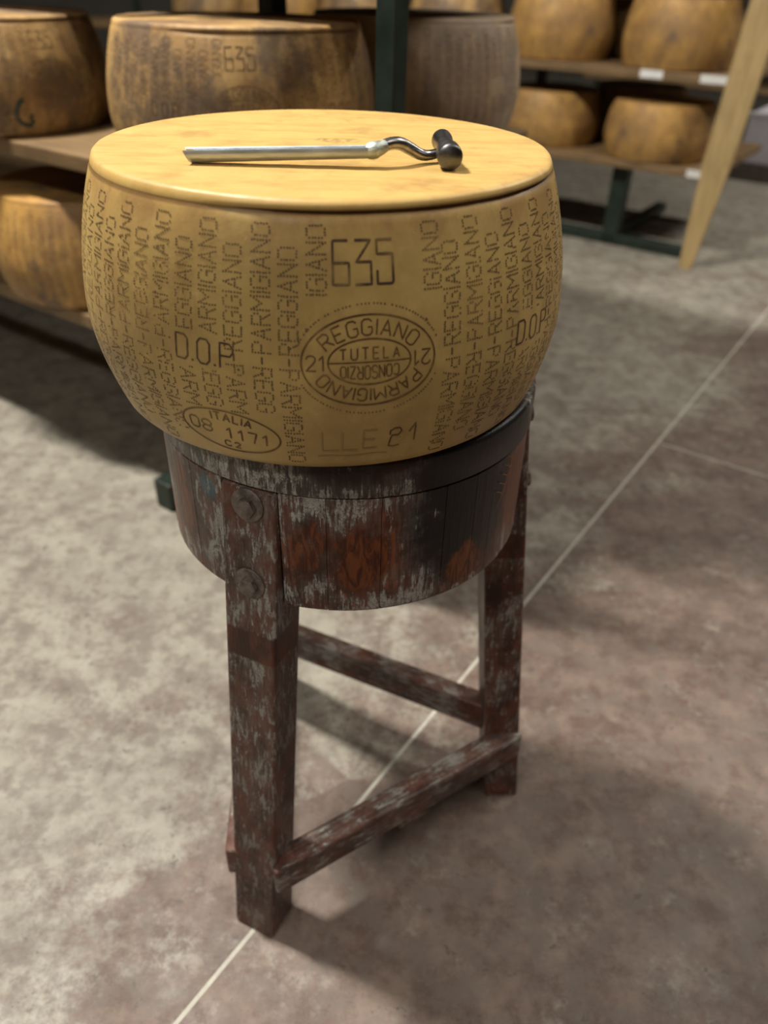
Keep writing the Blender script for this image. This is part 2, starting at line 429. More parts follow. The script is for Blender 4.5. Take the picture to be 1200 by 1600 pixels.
# stroke letters on a grid 4 wide, 6 high
G = {
 'O': (4, [[(1,0),(3,0),(4,1),(4,5),(3,6),(1,6),(0,5),(0,1),(1,0)]]),
 'N': (4, [[(0,0),(0,6),(4,0),(4,6)]]),
 'A': (4, [[(0,0),(2,6),(4,0)], [(1,2),(3,2)]]),
 'I': (0, [[(0,0),(0,6)]]),
 'G': (4, [[(4,5),(3,6),(1,6),(0,5),(0,1),(1,0),(3,0),(4,1),(4,3),(2.4,3)]]),
 'M': (5, [[(0,0),(0,6),(2.5,2.6),(5,6),(5,0)]]),
 'R': (4, [[(0,0),(0,6),(3,6),(4,5),(4,4),(3,3),(0,3)], [(2,3),(4,0)]]),
 'P': (4, [[(0,0),(0,6),(3,6),(4,5),(4,4),(3,3),(0,3)]]),
 'E': (3.6, [[(3.6,6),(0,6),(0,0),(3.6,0)], [(0,3),(3,3)]]),
 'D': (4, [[(0,0),(0,6),(3,6),(4,5),(4,1),(3,0),(0,0)]]),
 'T': (4, [[(0,6),(4,6)], [(2,6),(2,0)]]),
 'U': (4, [[(0,6),(0,1),(1,0),(3,0),(4,1),(4,6)]]),
 'L': (3.4, [[(0,6),(0,0),(3.4,0)]]),
 'C': (4, [[(4,5),(3,6),(1,6),(0,5),(0,1),(1,0),(3,0),(4,1)]]),
 'S': (4, [[(4,5),(3,6),(1,6),(0,5),(0,4),(1,3),(3,3),(4,2),(4,1),(3,0),(1,0),(0,1)]]),
 'Z': (4, [[(0,6),(4,6),(0,0),(4,0)]]),
 '-': (3, [[(.3,3),(2.7,3)]]),
 '.': (.7, [[(0,.25),(.7,.25)]]),
 '0': (3.4, [[(.8,0),(2.6,0),(3.4,1),(3.4,5),(2.6,6),(.8,6),(0,5),(0,1),(.8,0)]]),
 '1': (1.6, [[(0,4.3),(1.6,6),(1.6,0)]]),
 '2': (3.6, [[(0,4.6),(.5,5.6),(1.5,6),(2.6,5.9),(3.5,5.1),(3.4,4),(2.6,2.8),(0,0),(3.7,0)]]),
 '3': (4, [[(0,6),(4,6),(.3,3.1),(4,3.1),(4,0),(0,0)]]),
 '5': (4, [[(4,6),(0,6),(0,4.1),(4,4.1),(4,.3),(3.7,0),(0,0),(0,1.9)]]),
 '6': (4, [[(3.8,6),(.2,6),(0,5.8),(0,0),(4,0),(4,3),(.1,3)]]),
 '7': (3.6, [[(0,6),(3.6,6),(2.2,0)]]),
 '8': (3.6, [[(1,3),(0,4),(0,5),(1,6),(2.6,6),(3.6,5),(3.6,4),(2.6,3),(1,3),(0,2),(0,1),(1,0),(2.6,0),(3.6,1),(3.6,2),(2.6,3)]]),
}
class Ink:
    """collects dots and ribbons laid on the rind; plane coordinates are (arc to the right, height)"""
    def __init__(self, off=.00035): self.v = []; self.f = []; self.off = off
    def at(self, th, z): return surf(th, max(.004, min(.2, z)), self.off)
    def dot(self, th, z, r=.00085, n=7):
        i = len(self.v); self.v.append(self.at(th, z)); rr = r_side(z)
        a0 = random.random() * 6
        for k in range(n):
            a = a0 + 2 * math.pi * k / n; q = r * random.uniform(.8, 1.15)
            self.v.append(self.at(th + math.cos(a) * q / rr, z + math.sin(a) * q))
        for k in range(n): self.f.append((i, i + 1 + k, i + 1 + (k + 1) % n))
    def ribbon(self, pts, w):
        """pts: list of (theta, z)"""
        rr = .22
        q = [Vector((p[0] * rr, p[1], 0)) for p in pts]; out = []
        for a, b in zip(q[:-1], q[1:]):
            n = max(1, int((b - a).length / .003))
            out += [a.lerp(b, k / n) for k in range(n)]
        out.append(q[-1]); i0 = len(self.v); closed = (q[0] - q[-1]).length < 1e-6
        N = len(out)
        for i, p in enumerate(out):
            if closed: t = out[(i + 1) % (N - 1)] - out[(i - 1) % (N - 1)]
            else: t = out[min(i + 1, N - 1)] - out[max(i - 1, 0)]
            if t.length < 1e-9: t = Vector((1, 0, 0))
            t.normalize(); s = Vector((-t.y, t.x, 0)) * w * .5 * (1 + .18 * noise.noise(p * 300))
            for e in (s, -s): self.v.append(self.at((p.x + e.x) / rr, p.y + e.y))
        for i in range(N - 1): a = i0 + 2 * i; self.f.append((a + 1, a + 3, a + 2, a))
    def text(self, s, place, cell, width=None, dotted=False, gap=1.5, dot_r=.00080, drop=0.0):
        """place(x, y) -> (theta, z); x runs along the text in metres, y is the letter height; returns length"""
        x = 0.0
        for ch in s:
            if ch == ' ': x += 2.5 * cell; continue
            gw, strokes = G[ch]
            for st in strokes:
                P = [(x + a * cell, b * cell) for a, b in st]
                if dotted:
                    for (ax, ay), (bx, by) in zip(P[:-1], P[1:]):
                        L = math.hypot(bx - ax, by - ay); k = max(1, round(L / (cell * 1.02)))
                        for j in range(k + (1 if (bx, by) == P[-1] and P[0] != P[-1] else 0)):
                            if random.random() < drop: continue
                            t = j / k; jx, jy = random.gauss(0, cell * .06), random.gauss(0, cell * .06)
                            self.dot(*place(ax + (bx - ax) * t + jx, ay + (by - ay) * t + jy), dot_r)
                else:
                    Q = []
                    for (ax, ay), (bx, by) in zip(P[:-1], P[1:]):
                        L = math.hypot(bx - ax, by - ay); k = max(1, int(L / .002))
                        Q += [(ax + (bx - ax) * j / k, ay + (by - ay) * j / k) for j in range(k)]
                    Q.append(P[-1]); self.ribbon([place(*q) for q in Q], width)
            x += (gw + gap) * cell
        return x - gap * cell
    def build(self, name, mat, parent):
        return mesh_obj(name, self.v, self.f, mat, parent, smooth=True)
def tlen(s, gap=1.5): return sum((2.5 if c == ' ' else G[c][0] + gap) for c in s) - gap

HC = .0137                                              # height of the stippled capitals
def column(ink, deg, up_word, down_word, z_dash=.1043, z_top=None, skip=None, only_top=None, fade=0.0, down_gap=.0056):
    cell = HC / 6; th0 = R_(deg); rr = .2245
    # upward word: letters turned so their heads point left
    along = (z_top - (z_dash + .0062)) / tlen(up_word)
    k = along / cell
    def place_up(x, y):
        return th0 + (HC / 2 - y) / rr, z_dash + .0062 + x * k
    def place_dn(x, y):
        return th0 - (HC / 2 - y) / rr, z_dash - down_gap - x * k
    tmp = Ink(ink.off)
    tmp.text(up_word, place_up, cell, dotted=True, drop=fade)
    if down_word: tmp.text(down_word, place_dn, cell, dotted=True, drop=fade)
    if not only_top:
        for q in (-.0018, -.0004, .0010, .0024): tmp.dot(th0, z_dash + q)
    # keep only what the other stamps leave free
    i0 = 0; n = 8
    for d in range(len(tmp.v) // n):
        z = tmp.v[d * n].z
        if skip and skip[0] < z < skip[1]: continue
        if only_top and z < only_top: continue
        b = len(ink.v); ink.v += tmp.v[d * n:(d + 1) * n]
        ink.f += [(b, b + 1 + q, b + 1 + (q + 1) % 7) for q in range(7)]
ZP, ZR = .8535 - .6561, .8393 - .6561
def all_columns(ink):
    PA, RE = 'PARMIGIANO', 'REGGIANO'
    column(ink, 272.6, PA, None, z_top=ZP, only_top=.1521)
    column(ink, 295.3, PA, None, z_top=ZP, only_top=.1521)
    spec = {1: (267.2, RE, PA, None), 2: (262.0, PA, 'REGG', None), 3: (256.4, RE, 'PARM', None), 4: (251.2, PA, 'REGG', (.092, .119)), 5: (245.9, RE, 'PARM', (.092, .119))}
    for k in range(1, 6):
        d, u, w, sk = spec[k]; column(ink, d, u, w, z_top=ZP if u == PA else ZR, skip=sk)
    d = 240.4; k = 6
    while d > 150:
        u = PA if k % 2 == 0 else RE
        column(ink, d, u, RE if u == PA else PA, z_top=ZP if u == PA else ZR, fade=.10); d -= 5.55; k += 1
    d = 299.5; k = 1
    while d < 150 + 360 - 4:
        u = PA if k % 2 == 0 else RE
        column(ink, d, u, RE if u == PA else PA, z_top=ZP if u == PA else ZR, fade=.06 if d < 330 else .15,
               skip=(.085, .118) if 317 < d < 330 else None); d += 5.42; k += 1
def flat(th_deg, z, rot=0.0):
    c, s = math.cos(R_(rot)), math.sin(R_(rot))
    return lambda x, y: (R_(th_deg) + (x * c - y * s) / .2235, z + x * s + y * c)
def ellipse(th_deg, z, hw, hh, rot=0.0, a0=0, a1=360, n=90):
    f = flat(th_deg, z, rot)
    P = [f(hw * math.cos(R_(a0 + (a1 - a0) * i / n)), hh * math.sin(R_(a0 + (a1 - a0) * i / n))) for i in range(n + 1)]
    if a1 - a0 == 360: P[-1] = P[0]
    return P
def arc_text(ink, s, frame, hw, hh, mid_deg, cell, width, squeeze=1.0, gap=1.5):
    """letters along an ellipse, heads outward, read clockwise"""
    # arc length table from the middle, clockwise
    tot = tlen(s, gap) * cell * squeeze
    N = 720; tab = [(0.0, mid_deg)]
    def P(d): return Vector((hw * math.cos(R_(d)), hh * math.sin(R_(d))))
    fwd = [(0.0, mid_deg)]; bwd = [(0.0, mid_deg)]
    for i in range(N):
        d = fwd[-1][1] - .25; fwd.append((fwd[-1][0] + (P(d) - P(d + .25)).length, d))
        d = bwd[-1][1] + .25; bwd.append((bwd[-1][0] + (P(d) - P(d - .25)).length, d))
    def find(L):
        t = fwd if L >= 0 else bwd; L = abs(L)
        lo = next((i for i in range(1, len(t)) if t[i][0] >= L), len(t) - 1); return t[lo][1]
    x = 0.0
    for ch in s:
        gw = G[ch][0]; cx = (x + gw / 2) * cell * squeeze - tot / 2
        d = find(cx); p = P(d)
        nrm = Vector((math.cos(R_(d)) / hw, math.sin(R_(d)) / hh)).normalized(); tan = Vector((nrm.y, -nrm.x))
        def place(px, py):
            q = p + tan * (px - gw * cell / 2) * squeeze + nrm * (py - 3 * cell); return frame(q.x, q.y)
        ink.text(ch, place, cell, width); x += gw + gap

def lettering(root, full=True):
    """all stamps of one wheel as parts of the rind"""
    k = Ink(.0003); all_columns(k)
    tag(k.build('dotted_lettering', m_dots, root), kind='stuff')
    # number over the oval
    num = Ink(.0004)
    cell = .0283 / 6
    tot = tlen('635', 1.55)
    sc = R_(287.2 - 275.7) * .2225 / (tot * cell)
    num.text('635', lambda x, y: (R_(275.7) + x * sc / .2225, .8162 - .6561 + y), cell, .0017, gap=1.55)
    num.build('stamped_number', m_ink, root)
    # the consortium oval
    ov = Ink(.0004); oc, oz = 282.45, .7606 - .6561
    ov.ribbon(ellipse(oc, oz, .0508, .0352), .0013)
    ov.ribbon(ellipse(oc, oz + .0002, .0312, .0176), .0011)
    fr = flat(oc, oz)
    ov.ribbon([fr(-.0312 + .0624 * i / 20, 0.0002) for i in range(21)], .0009)
    arc_text(ov, 'REGGIANO', fr, .0412, .0263, 90, .0113 / 6, .0011, 1.0, 1.9)
    arc_text(ov, 'PARMIGIANO', fr, .0412, .0263, -90, .0103 / 6, .0011, 1.0, 1.7)
    for sgn in (1, -1):
        L = tlen('21', 1.2) * .0117 / 6
        ov.text('21', lambda x, y: fr(sgn * (-.0410 - L / 2 + x), sgn * (-.0058 + y)), .0117 / 6, .0011, gap=1.2)
    L = tlen('TUTELA', 3.0); c2 = .0447 / L
    ov.text('TUTELA', lambda x, y: fr(-.0224 + x, .0026 + y * 1.25 * (.80 + .2 * math.cos((x - .0224) / .0224 * 1.3))), c2, .0010, gap=3.0)
    L = tlen('CONSORZIO', 1.6); c2 = .0440 / L
    ov.text('CONSORZIO', lambda x, y: fr(.0220 - x, -.0026 - y * 1.75 * (.72 + .28 * math.cos((x - .022) / .022 * 1.3))), c2, .0010, gap=1.6)
    ov.build('oval_stamp', m_brand, root)
    dd = Ink(.0003)
    for a in range(0, 360, 3):
        t = a + random.uniform(-.4, .4)
        if (20 < a < 160 or 200 < a < 340) and random.random() > .08:
            p = fr(.0555 * math.cos(R_(t)), .0428 * math.sin(R_(t))); dd.dot(*p, .00075)
    for a in (37, 38.4, 39.5, 143, 145): p = fr(.0565 * math.cos(R_(a)), .0428 * math.sin(R_(a)) + random.uniform(-.001, .001)); dd.dot(*p, .00085)
    tag(dd.build('dotted_ring', m_dots, root), kind='stuff')
    # D.O.P. twice
    for deg, z, rot in ((243.6, .7530 - .6561, -2.5), (317.6, .7490 - .6561, -2)):
        dp = Ink(.0004); f = flat(deg, z, rot); c = .0192 / 6
        dp.text('D.O.P.', lambda x, y: f(x * .82, y), c, .0014, gap=1.3)
        dp.build('origin_mark', m_ink, root)
    # dairy oval
    it = Ink(.0004); f = flat(252.8, .6918 - .6561, -5)
    it.ribbon(ellipse(252.8, .6918 - .6561, .0440, .0205, -5), .0013)
    arc_text(it, 'ITALIA', f, .0420, .0142, 86, .0075 / 6, .0013, 1.1, 2.0)
    it.text('08', lambda x, y: f(-.0365 + x * 1.25, -.0055 + y), .0118 / 6, .0012, gap=1.3)
    for ch, px in (('1', -.0025), ('1', .0078), ('7', .0168), ('1', .0290)):
        it.text(ch, lambda x, y: f(px + x * 1.1, -.0072 + y), .0112 / 6, .0013)
    it.text('C2', lambda x, y: f(-.0060 + x * 1.5, -.0168 + y), .0058 / 6, .0012, gap=2.2)
    it.build('dairy_stamp', m_brand, root)
    yr = Ink(.0004); f = flat(287.2, .6795 - .6561, 5)
    yr.ribbon([f(*q) for q in ((.0018, .0135), (.0022, .0175), (.006, .0196), (.0105, .0190), (.0118, .0155), (.009, .0118), (.0035, .0122), (.0025, .0098), (.0012, .004), (.0005, .0012), (.0045, -.0004), (.0100, .0004))], .0012)
    yr.ribbon([f(*q) for q in ((.0185, .0128), (.0240, .0215), (.0232, .0020))], .0012)
    yr.build('stamped_year', m_ink, root)
    fa = Ink(.0003); f = flat(272.9, .6775 - .6561)
    for P_ in (((0, .022), (0, .002), (.014, .002)), ((.0165, .0215), (.0165, .002), (.030, .002)), ((.045, .0225), (.034, .0225), (.034, .003), (.046, .003)), ((.034, .0128), (.044, .0128))):
        fa.ribbon([f(*q) for q in P_], .0014)
    for yy in (-.004,): fa.ribbon([f(-.004 + .06 * i / 10, yy + .0006 * math.sin(i)) for i in range(11)], .0008)
    fa.build('pressed_month', m_faint, root)

cv, cf = cheese_mesh()
cheese = empty('hard_cheese', (-.0172, -.0074, .6767)); cheese.scale = (.94, .94, .94)
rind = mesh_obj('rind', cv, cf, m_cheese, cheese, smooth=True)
lettering(cheese)
tag(cheese, 'whole golden hard cheese wheel with stamped rind standing on the round wooden block', 'cheese', 'stamped cheese wheels')

def copy_wheel(loc, rz, mat, label, parts=('dotted_lettering', 'stamped_number', 'oval_stamp', 'origin_mark', 'dairy_stamp'), zscale=1.0):
    c = empty('hard_cheese', loc, rz); c.scale = (1, 1, zscale)
    for ch in list(cheese.children):
        base = ch.name.split('.')[0]
        if base != 'rind' and base not in parts: continue
        k = ch.copy(); link(k, c)
        if base == 'rind':
            k.material_slots[0].link = 'OBJECT'; k.material_slots[0].material = mat
    return tag(c, label, 'cheese', 'stamped cheese wheels')
def facing(u, v, deg_on_wheel, turn=0):
    p = rk(u, v); d = CAM - p
    return math.atan2(d.y, d.x) - R_(deg_on_wheel) + R_(turn)

# ------------------------------------------------------------------ the round block on three legs
RED = (.115, .032, .017)
BLACK = (.010, .010, .011)
m_stave = mat_worn('worn_red_block_wood', RED, .46, True,
    dusty=(((-.05, -.178, .60), .10, (1, 1, .8), .045), ((-.13, -.13, .57), .07, (1, 1, 1), .03), ((.12, -.14, .60), .075, (1, 1, .9), -.085), ((.17, -.07, .60), .06, (1, 1, .8), -.06), ((.06, -.175, .515), .12, (1, 1, 5), .04),
        ((-.146, -.114, .578), .03, (1, 1, .5), -.09), ((-.166, -.082, .53), .026, (1, 1, .5), -.09), ((-.024, -.184, .580), .030, (1, 1, .6), -.09), ((.020, -.184, .572), .036, (1, 1, .7), -.085), ((.115, -.146, .535), .03, (1, 1, 1), -.05)),
    knots=(((-.146, -.114, .578), .016, (1, 1, .55)), ((-.166, -.082, .53), .013, (1, 1, .35)), ((-.026, -.184, .582), .019, (1, 1, .6)), ((.020, -.184, .572), .028, (1, 1, .8)), ((.118, -.143, .535), .024, (1, 1, .8))),
    stains=(((.118, -.148, .605), .085, (1, 1, .85), BLACK, .98), ((-.115, -.145, .622), .014, (1, 1, .8), (.015, .10, .14), .85),
            ((.172, -.075, .60), .040, (1, 1, .45), (.14, .045, .02), .75)), orange=.9)
m_top = mat_worn('worn_dark_block_wood', (.050, .018, .012), .44, True, dusty=(((-.09, -.165, .655), .10, (1, 1, 1), .06), ((.13, -.13, .655), .10, (1, 1, 1), -.08), ((.02, -.187, .668), .06, (1, 1, 2.5), -.06)), stains=(((.13, -.13, .66), .10, (1, 1, 1), BLACK, .95), ((.0, -.187, .665), .05, (1, 1, 1), (.020, .010, .008), .92)))
m_leg = mat_worn('worn_red_leg_wood', (.125, .042, .025), .50, True, seed=3, band=(.447, .482), dark=.45, film_max=.55, fineness=150)
m_rail = mat_worn('worn_red_rail_wood', (.135, .048, .030), .46, False, seed=6, dark=.4, film_max=.6, fineness=130)
stool = empty('chopping_block', (0, 0, 0))
tag(stool, 'worn round wooden block on three splayed bolted legs, red paint rubbed grey', 'stool')
def pol(r, deg, z): return Vector((r * math.cos(R_(deg)), r * math.sin(R_(deg)), z))
LEGS = (246.0, 4.0, 129.0)
Z0, Z1, Z2 = .5131, .6385, .6767
def stave(a0, a1, rad):
    n = 4; g = .00025; out = []; 
    d = math.degrees(g / .185)
    V = []; ri = .09
    for z, rr in ((Z0, rad - .0015), (Z0 + .003, rad), (Z1 - .0012, rad), (Z1 - .0004, rad - .001)):
        V.append(pol(ri, a0 + d, z)); V.append(pol(ri, a1 - d, z))
        for k in range(n + 1): V.append(pol(rr, a1 - d - (a1 - a0 - 2 * d) * k / n, z))
    m = n + 3; F = [tuple(range(m)), tuple(reversed(range(3 * m, 4 * m)))]
    for i in range(3):
        for k in range(m): F.append((i * m + k, (i + 1) * m + k, (i + 1) * m + (k + 1) % m, i * m + (k + 1) % m))
    mesh_obj('stave', V, F, m_stave, stool)
half = math.degrees(.0285 / .185)
rs = random.Random(3)
for li in range(3):
    s = LEGS[li] + half; e = LEGS[(li + 1) % 3] - half
    while e < s: e += 360
    w = (13, 15, 19, 11, 17, 14, 13.5) if li == 0 else (14, 17, 12, 18, 13, 15, 14)
    tot = sum(w); a = s
    for q in w:
        da = q * (e - s) / tot; stave(a, a + da, .1852 + rs.uniform(-.0006, .0005)); a += da
# solid core that the pieces are glued to
def disc(name, r, z0, z1, mat, parent, bev=.002, seg=96, round_top=None):
    V = []; F = []
    prof = [(r - bev, z0), (r, z0 + bev), (r, z1 - bev), (r - bev, z1)]
    if round_top:
        q = round_top; prof = prof[:2] + [(r - q + q * math.cos(R_(a)), z1 - q + q * math.sin(R_(a))) for a in (0, 18, 36, 54, 72, 90)]
    for rr, z in prof:
        for k in range(seg): V.append(pol(rr, 360 * k / seg, z))
    for i in range(len(prof) - 1):
        for k in range(seg): F.append((i * seg + k, i * seg + (k + 1) % seg, (i + 1) * seg + (k + 1) % seg, (i + 1) * seg + k))
    F.append(tuple(reversed(range(seg)))); F.append(tuple(range((len(prof) - 1) * seg, len(prof) * seg)))
    return mesh_obj(name, V, F, mat, parent, smooth=bool(round_top))
disc('block_core', .135, Z0 + .002, Z1 - .001, m_stave, stool)
disc('block_top', .1868, Z1 + .0004, Z2, m_top, stool, .0022, round_top=.006)
# a fern-like scratch in the paint at the right
m_scratch = mat_plain('bare_wood_scratch', (.30, .105, .035), .6, 0, .3, 200)
def on_block(px, pz): return pol(.1866, math.degrees(math.atan2(-.105, .153)) + math.degrees(px / .186), .6120 + pz)
fv = []; ff = []
def scratch_line(P_, w):
    i = len(fv)
    for (x, z) in P_: fv.append(on_block(x - w / 2, z)); fv.append(on_block(x + w / 2, z + w * .4))
    for k in range(len(P_) - 1): a = i + 2 * k; ff.append((a, a + 1, a + 3, a + 2))
scratch_line([(-.012 + .020 * t / 8 + .004 * math.sin(t / 8 * 3), -.026 + .050 * t / 8) for t in range(9)], .0013)
for k in range(5):
    z0 = -.012 + .008 * k; x0 = -.006 + .0035 * k
    scratch_line([(x0 - .010 * math.sin(t / 6 * 2.4), z0 + .004 * t / 6 + .004 * math.sin(t / 6 * 3)) for t in range(7)], .0008)
    scratch_line([(x0 + .007 * math.sin(t / 6 * 2.2), z0 + .002 * t / 6 - .003 * t / 6) for t in range(7)], .0008)
mesh_obj('scratch_mark', fv, ff, m_scratch, stool)
def r_out(z): return .2485 - .100 * z
HW = .0278; DEP = .048
def leg_mesh():
    t_ = -.008                                          # the foot stands a little askew
    bot = [Vector((r_out(0) - DEP, t_ - HW, 0)), Vector((r_out(0), t_ - HW, 0)), Vector((r_out(0), t_ + HW, 0)), Vector((r_out(0) - DEP, t_ + HW, 0))]
    zt = Z1 - .0015
    top = [Vector((r_out(zt) - DEP, -HW, zt)), Vector((r_out(zt), -HW, zt)), Vector((r_out(zt), HW, zt)), Vector((r_out(zt) - DEP, HW, zt))]
    return bot, top
bot, top = leg_mesh()
leg0 = None
for li, d in enumerate(LEGS):
    if leg0 is None:
        leg0 = leg = prism('leg', bot, top, m_leg, stool)
        # a few rounded feet and rubbed edges
        b = bevel(leg, .0035, 3)
    else:
        leg = leg0.copy(); link(leg, stool)
    leg.rotation_euler = (0, 0, R_(d))
    for z in (.6205, .5385):
        ro = r_out(z); ax = Vector((math.cos(.1), 0, math.sin(.1)))
        w_ = lathe('washer', ((-.002, .0160), (.0014, .0160), (.0024, .0148), (.0024, .006)), (ro, 0, z), ax, m_bolt, leg, 28)
        h_ = lathe('bolt_head', ((.001, .0095), (.0075, .0095), (.0088, .0075)), (ro, .001, z - .001), ax, m_bolt, leg, 6)
def legpt(d, r, t, z):
    return pol(r, d, z) + Vector((-math.sin(R_(d)), math.cos(R_(d)), 0)) * t
def stretcher(d0, t0, d1, t1, z, h, th, ext, r=.213):
    p0 = legpt(d0, r, t0, z); p1 = legpt(d1, r, t1, z)
    L = (p1 - p0).length; c = (p0 + p1) / 2; dr = (p1 - p0).normalized()
    o = box('stretcher', (-L / 2 - ext, -th / 2, -h / 2), (L / 2 + ext, th / 2, h / 2), m_rail, stool, .004)
    o.modifiers['bevel'].segments = 3
    o.location = c; o.rotation_euler = (0, 0, math.atan2(dr.y, dr.x)); return o
st0 = stretcher(LEGS[0], .027, LEGS[1], -.036, .118, .046, .030, .022)
box('batten', (-.012, -.013, -.040), (.035, .010, -.0235), m_rail, st0, .004)
stretcher(LEGS[0], -.042, LEGS[2], .024, .118, .048, .026, .026)
stretcher(LEGS[1], .006, LEGS[2], -.014, .136, .048, .028, .0, r=.20)

# ------------------------------------------------------------------ the testing hammer on the cheese
tool_o = Vector((.0, -.045, .8695))
tool = empty('cheese_tester_hammer', (.0025, -.0849, .8773)); tool.scale = (.94, .94, .94)
tag(tool, 'dark steel cheese tester with gouge blade and small hammer head lying on the wheel', 'tool')
def tl(p): return Vector(p) - tool_o
def gouge():
    p0 = tl((-.1245, -.0600, .8764)); p1 = tl((.0262, -.0573, .8822)); N = 24; Mx = 14; V = []; F = []
    ax = (p1 - p0).normalized(); side = Vector((0, 0, 1)).cross(ax).normalized(); upv = ax.cross(side).normalized()
    ro, ri = .0068, .0056
    for i in range(N + 1):
        t = i / N; c = p0.lerp(p1, t); k = 1 - .12 * t
        for j in range(Mx + 1):
            a = R_(62 + (298 - 62) * j / Mx)
            e = side * -math.sin(0) if False else (upv * math.cos(a) - side * math.sin(a))
            shift = ax * (.006 * (1 - math.cos(a)) * .5 if i == 0 else 0)
            V.append(c + e * ro * k + shift); V.append(c + e * ri * k + shift)
    W = (Mx + 1) * 2
    for i in range(N):
        for j in range(Mx):
            a = i * W + 2 * j
            F.append((a, a + 2, a + W + 2, a + W)); F.append((a + 1, a + W + 1, a + W + 3, a + 3))
        a = i * W; F.append((a, a + W, a + W + 1, a + 1)); b = i * W + 2 * Mx; F.append((b, b + 1, b + W + 1, b + W))
    for j in range(Mx):
        F.append((2 * j, 2 * j + 1, 2 * j + 3, 2 * j + 2)); a = N * W + 2 * j; F.append((a, a + 2, a + 3, a + 1))
    o = mesh_obj('blade', V, F, m_blade, tool, smooth=True)
    m = o.modifiers.new('split', 'EDGE_SPLIT'); m.split_angle = R_(40)
    return o
gouge()
tube('solder', catmull([tl(p) for p in ((.0195, -.0578, .8812), (.0250, -.0575, .8822), (.0305, -.0555, .8838), (.0340, -.0535, .8852))], 4),
     [.0052, .0058, .0062, .0066, .0066, .0064, .0060, .0056, .0054, .0052, .0050, .0048, .0046], m_weld, tool, 14)
hp = catmull([tl(p) for p in ((.0290, -.0560, .8838), (.0376, -.0514, .8862), (.0452, -.0473, .8856), (.0530, -.0431, .8816), (.0609, -.0388, .8770), (.0678, -.0351, .8755), (.0768, -.0302, .8766), (.0820, -.0275, .8780))], 6)
tube('handle', hp, [.0043 + .0006 * math.sin(i * .12) for i in range(len(hp))], m_iron, tool, 16)
hd = Vector((.0809 - .0846, .0102 + .0642, 0)); hl = hd.length; hd.normalize()
lathe('hammer_head', ((0, .0080), (.0012, .0094), (.004, .0099), (.018, .0098), (.021, .0090), (.024, .0082), (.028, .0086), (.031, .0078), (.050, .0074), (.060, .0080), (.066, .0088), (hl - .0015, .0088), (hl, .0078)),
      tl((.0846, -.0642, .8795)), hd, m_head, tool, 28)

# ------------------------------------------------------------------ racks
def rack(v0, u0, u1, levels, label, posts, mids, feet, depth=.82, labels=(), back=0.0):
    r = empty('cheese_rack', tuple(rk(0, v0)), ANG)
    tag(r, label, 'rack', 'cheese racks')
    for z0, z1 in levels:
        n = max(1, round((u1 - u0) / 1.9)); w = (u1 - u0) / n
        for i in range(n):
            for a, b, e in ((0 if z0 < .9 else .15, .40, 0), (.42, depth, back)):  # upper boards, out of view, set back so lamplight reaches the wheels below
                box('shelf_board', (u1 - (i + 1) * w + .003, a, z0), (u1 - i * w - .003 - (e if i == 0 else 0), b, z1), m_board, r, .004)
        for f in feet:
            box('arm', (f - .02, .02, z0 - .04), (f + .02, depth - .02, z0), m_green, r)
    zt = levels[-1][1] + .25
    for u, v in posts: box('post', (u - .015, v - .015, 0), (u + .015, v + .015, zt), m_green, r, .002)
    for u in mids: box('post', (u - .02, depth / 2 - .02, 0), (u + .02, depth / 2 + .02, zt), m_green, r, .002)
    for f in feet: box('base_beam', (f - .025, -.03, 0), (f + .025, depth + .03, .07), m_green, r, .004)
    for u, z, w in labels: box('shelf_label', (u - w / 2, -.004, z - .026), (u + w / 2, -.0005, z + .002), m_white, r)
    return r
LV = ((.365, .395), (.680, .710), (1.0, 1.03), (1.32, 1.35), (1.64, 1.67))
rack(0, -3.4, .60, LV, 'dark green steel rack with wooden shelves right behind the round block', ((.565, .03), (-1.9, .03)), (0.025, -1.9), (0.025, -1.9), back=.20)
LV2 = ((.330, .360), (.660, .690), (.99, 1.02), (1.31, 1.34))
r2 = rack(2.5, -3.6, .42, LV2, 'green rack across the aisle beside the leaning wooden board', ((-2.9, .03),), (-2.9, -.55), (-2.9,), labels=((.36, .69, .14), (.37, .36, .10), (.10, .69, .09)))
for u in (.03, -.55): box('support_leg', (u - .035, .06, 0), (u + .035, .12, .33), m_green, r2, .003)
box('base_rail', (-.60, .06, 0), (.40, .11, .045), m_green, r2, .003)
box('base_rail', (-.0, .11, 0), (.05, .80, .045), m_green, r2, .003)
rack(5.5, -1.4, 3.2, LV2, 'far dark rack at the right edge beyond the white crate', ((-1.3, .03), (1.4, .03)), (.55,), (.55,))

W_ = copy_wheel
W_(tuple(rk(.155, .18, .710)), facing(.155, .18, 282), m_aged[0], 'brown-stained cheese wheel with number 635 on the rack, directly behind the main wheel')
wl = W_(tuple(rk(-.485, .12, .710)), facing(-.485, .12, 282, 25), m_aged[1], 'dark-stained cheese wheel at the upper left with a green smudge', zscale=.93)
sg = Ink(.0005); fs = flat(267, .048)
sg.ribbon([fs(.018 * math.cos(R_(a)) * (1 + .1 * math.sin(a)), .024 * math.sin(R_(a))) for a in range(95, 300, 12)], .009)
sg.ribbon([fs(.008 + .004 * math.sin(k * 2), -.020 + .004 * k) for k in range(5)], .006)
sg.build('green_smudge', mat_ink('green_dye', (.012, .05, .042), (.16, .11, .06), .9), wl)
W_(tuple(rk(.205, .63, .710)), facing(.205, .63, 200), m_dull, 'dull greyish cheese wheel right of the green rack post', parts=('dotted_lettering',))
W_(tuple(rk(-.315, .175, .395)), facing(-.37, .20, 210), m_aged[2], 'cheese wheel on the lower shelf at the left edge, below the green-smudged one', parts=('dotted_lettering',))
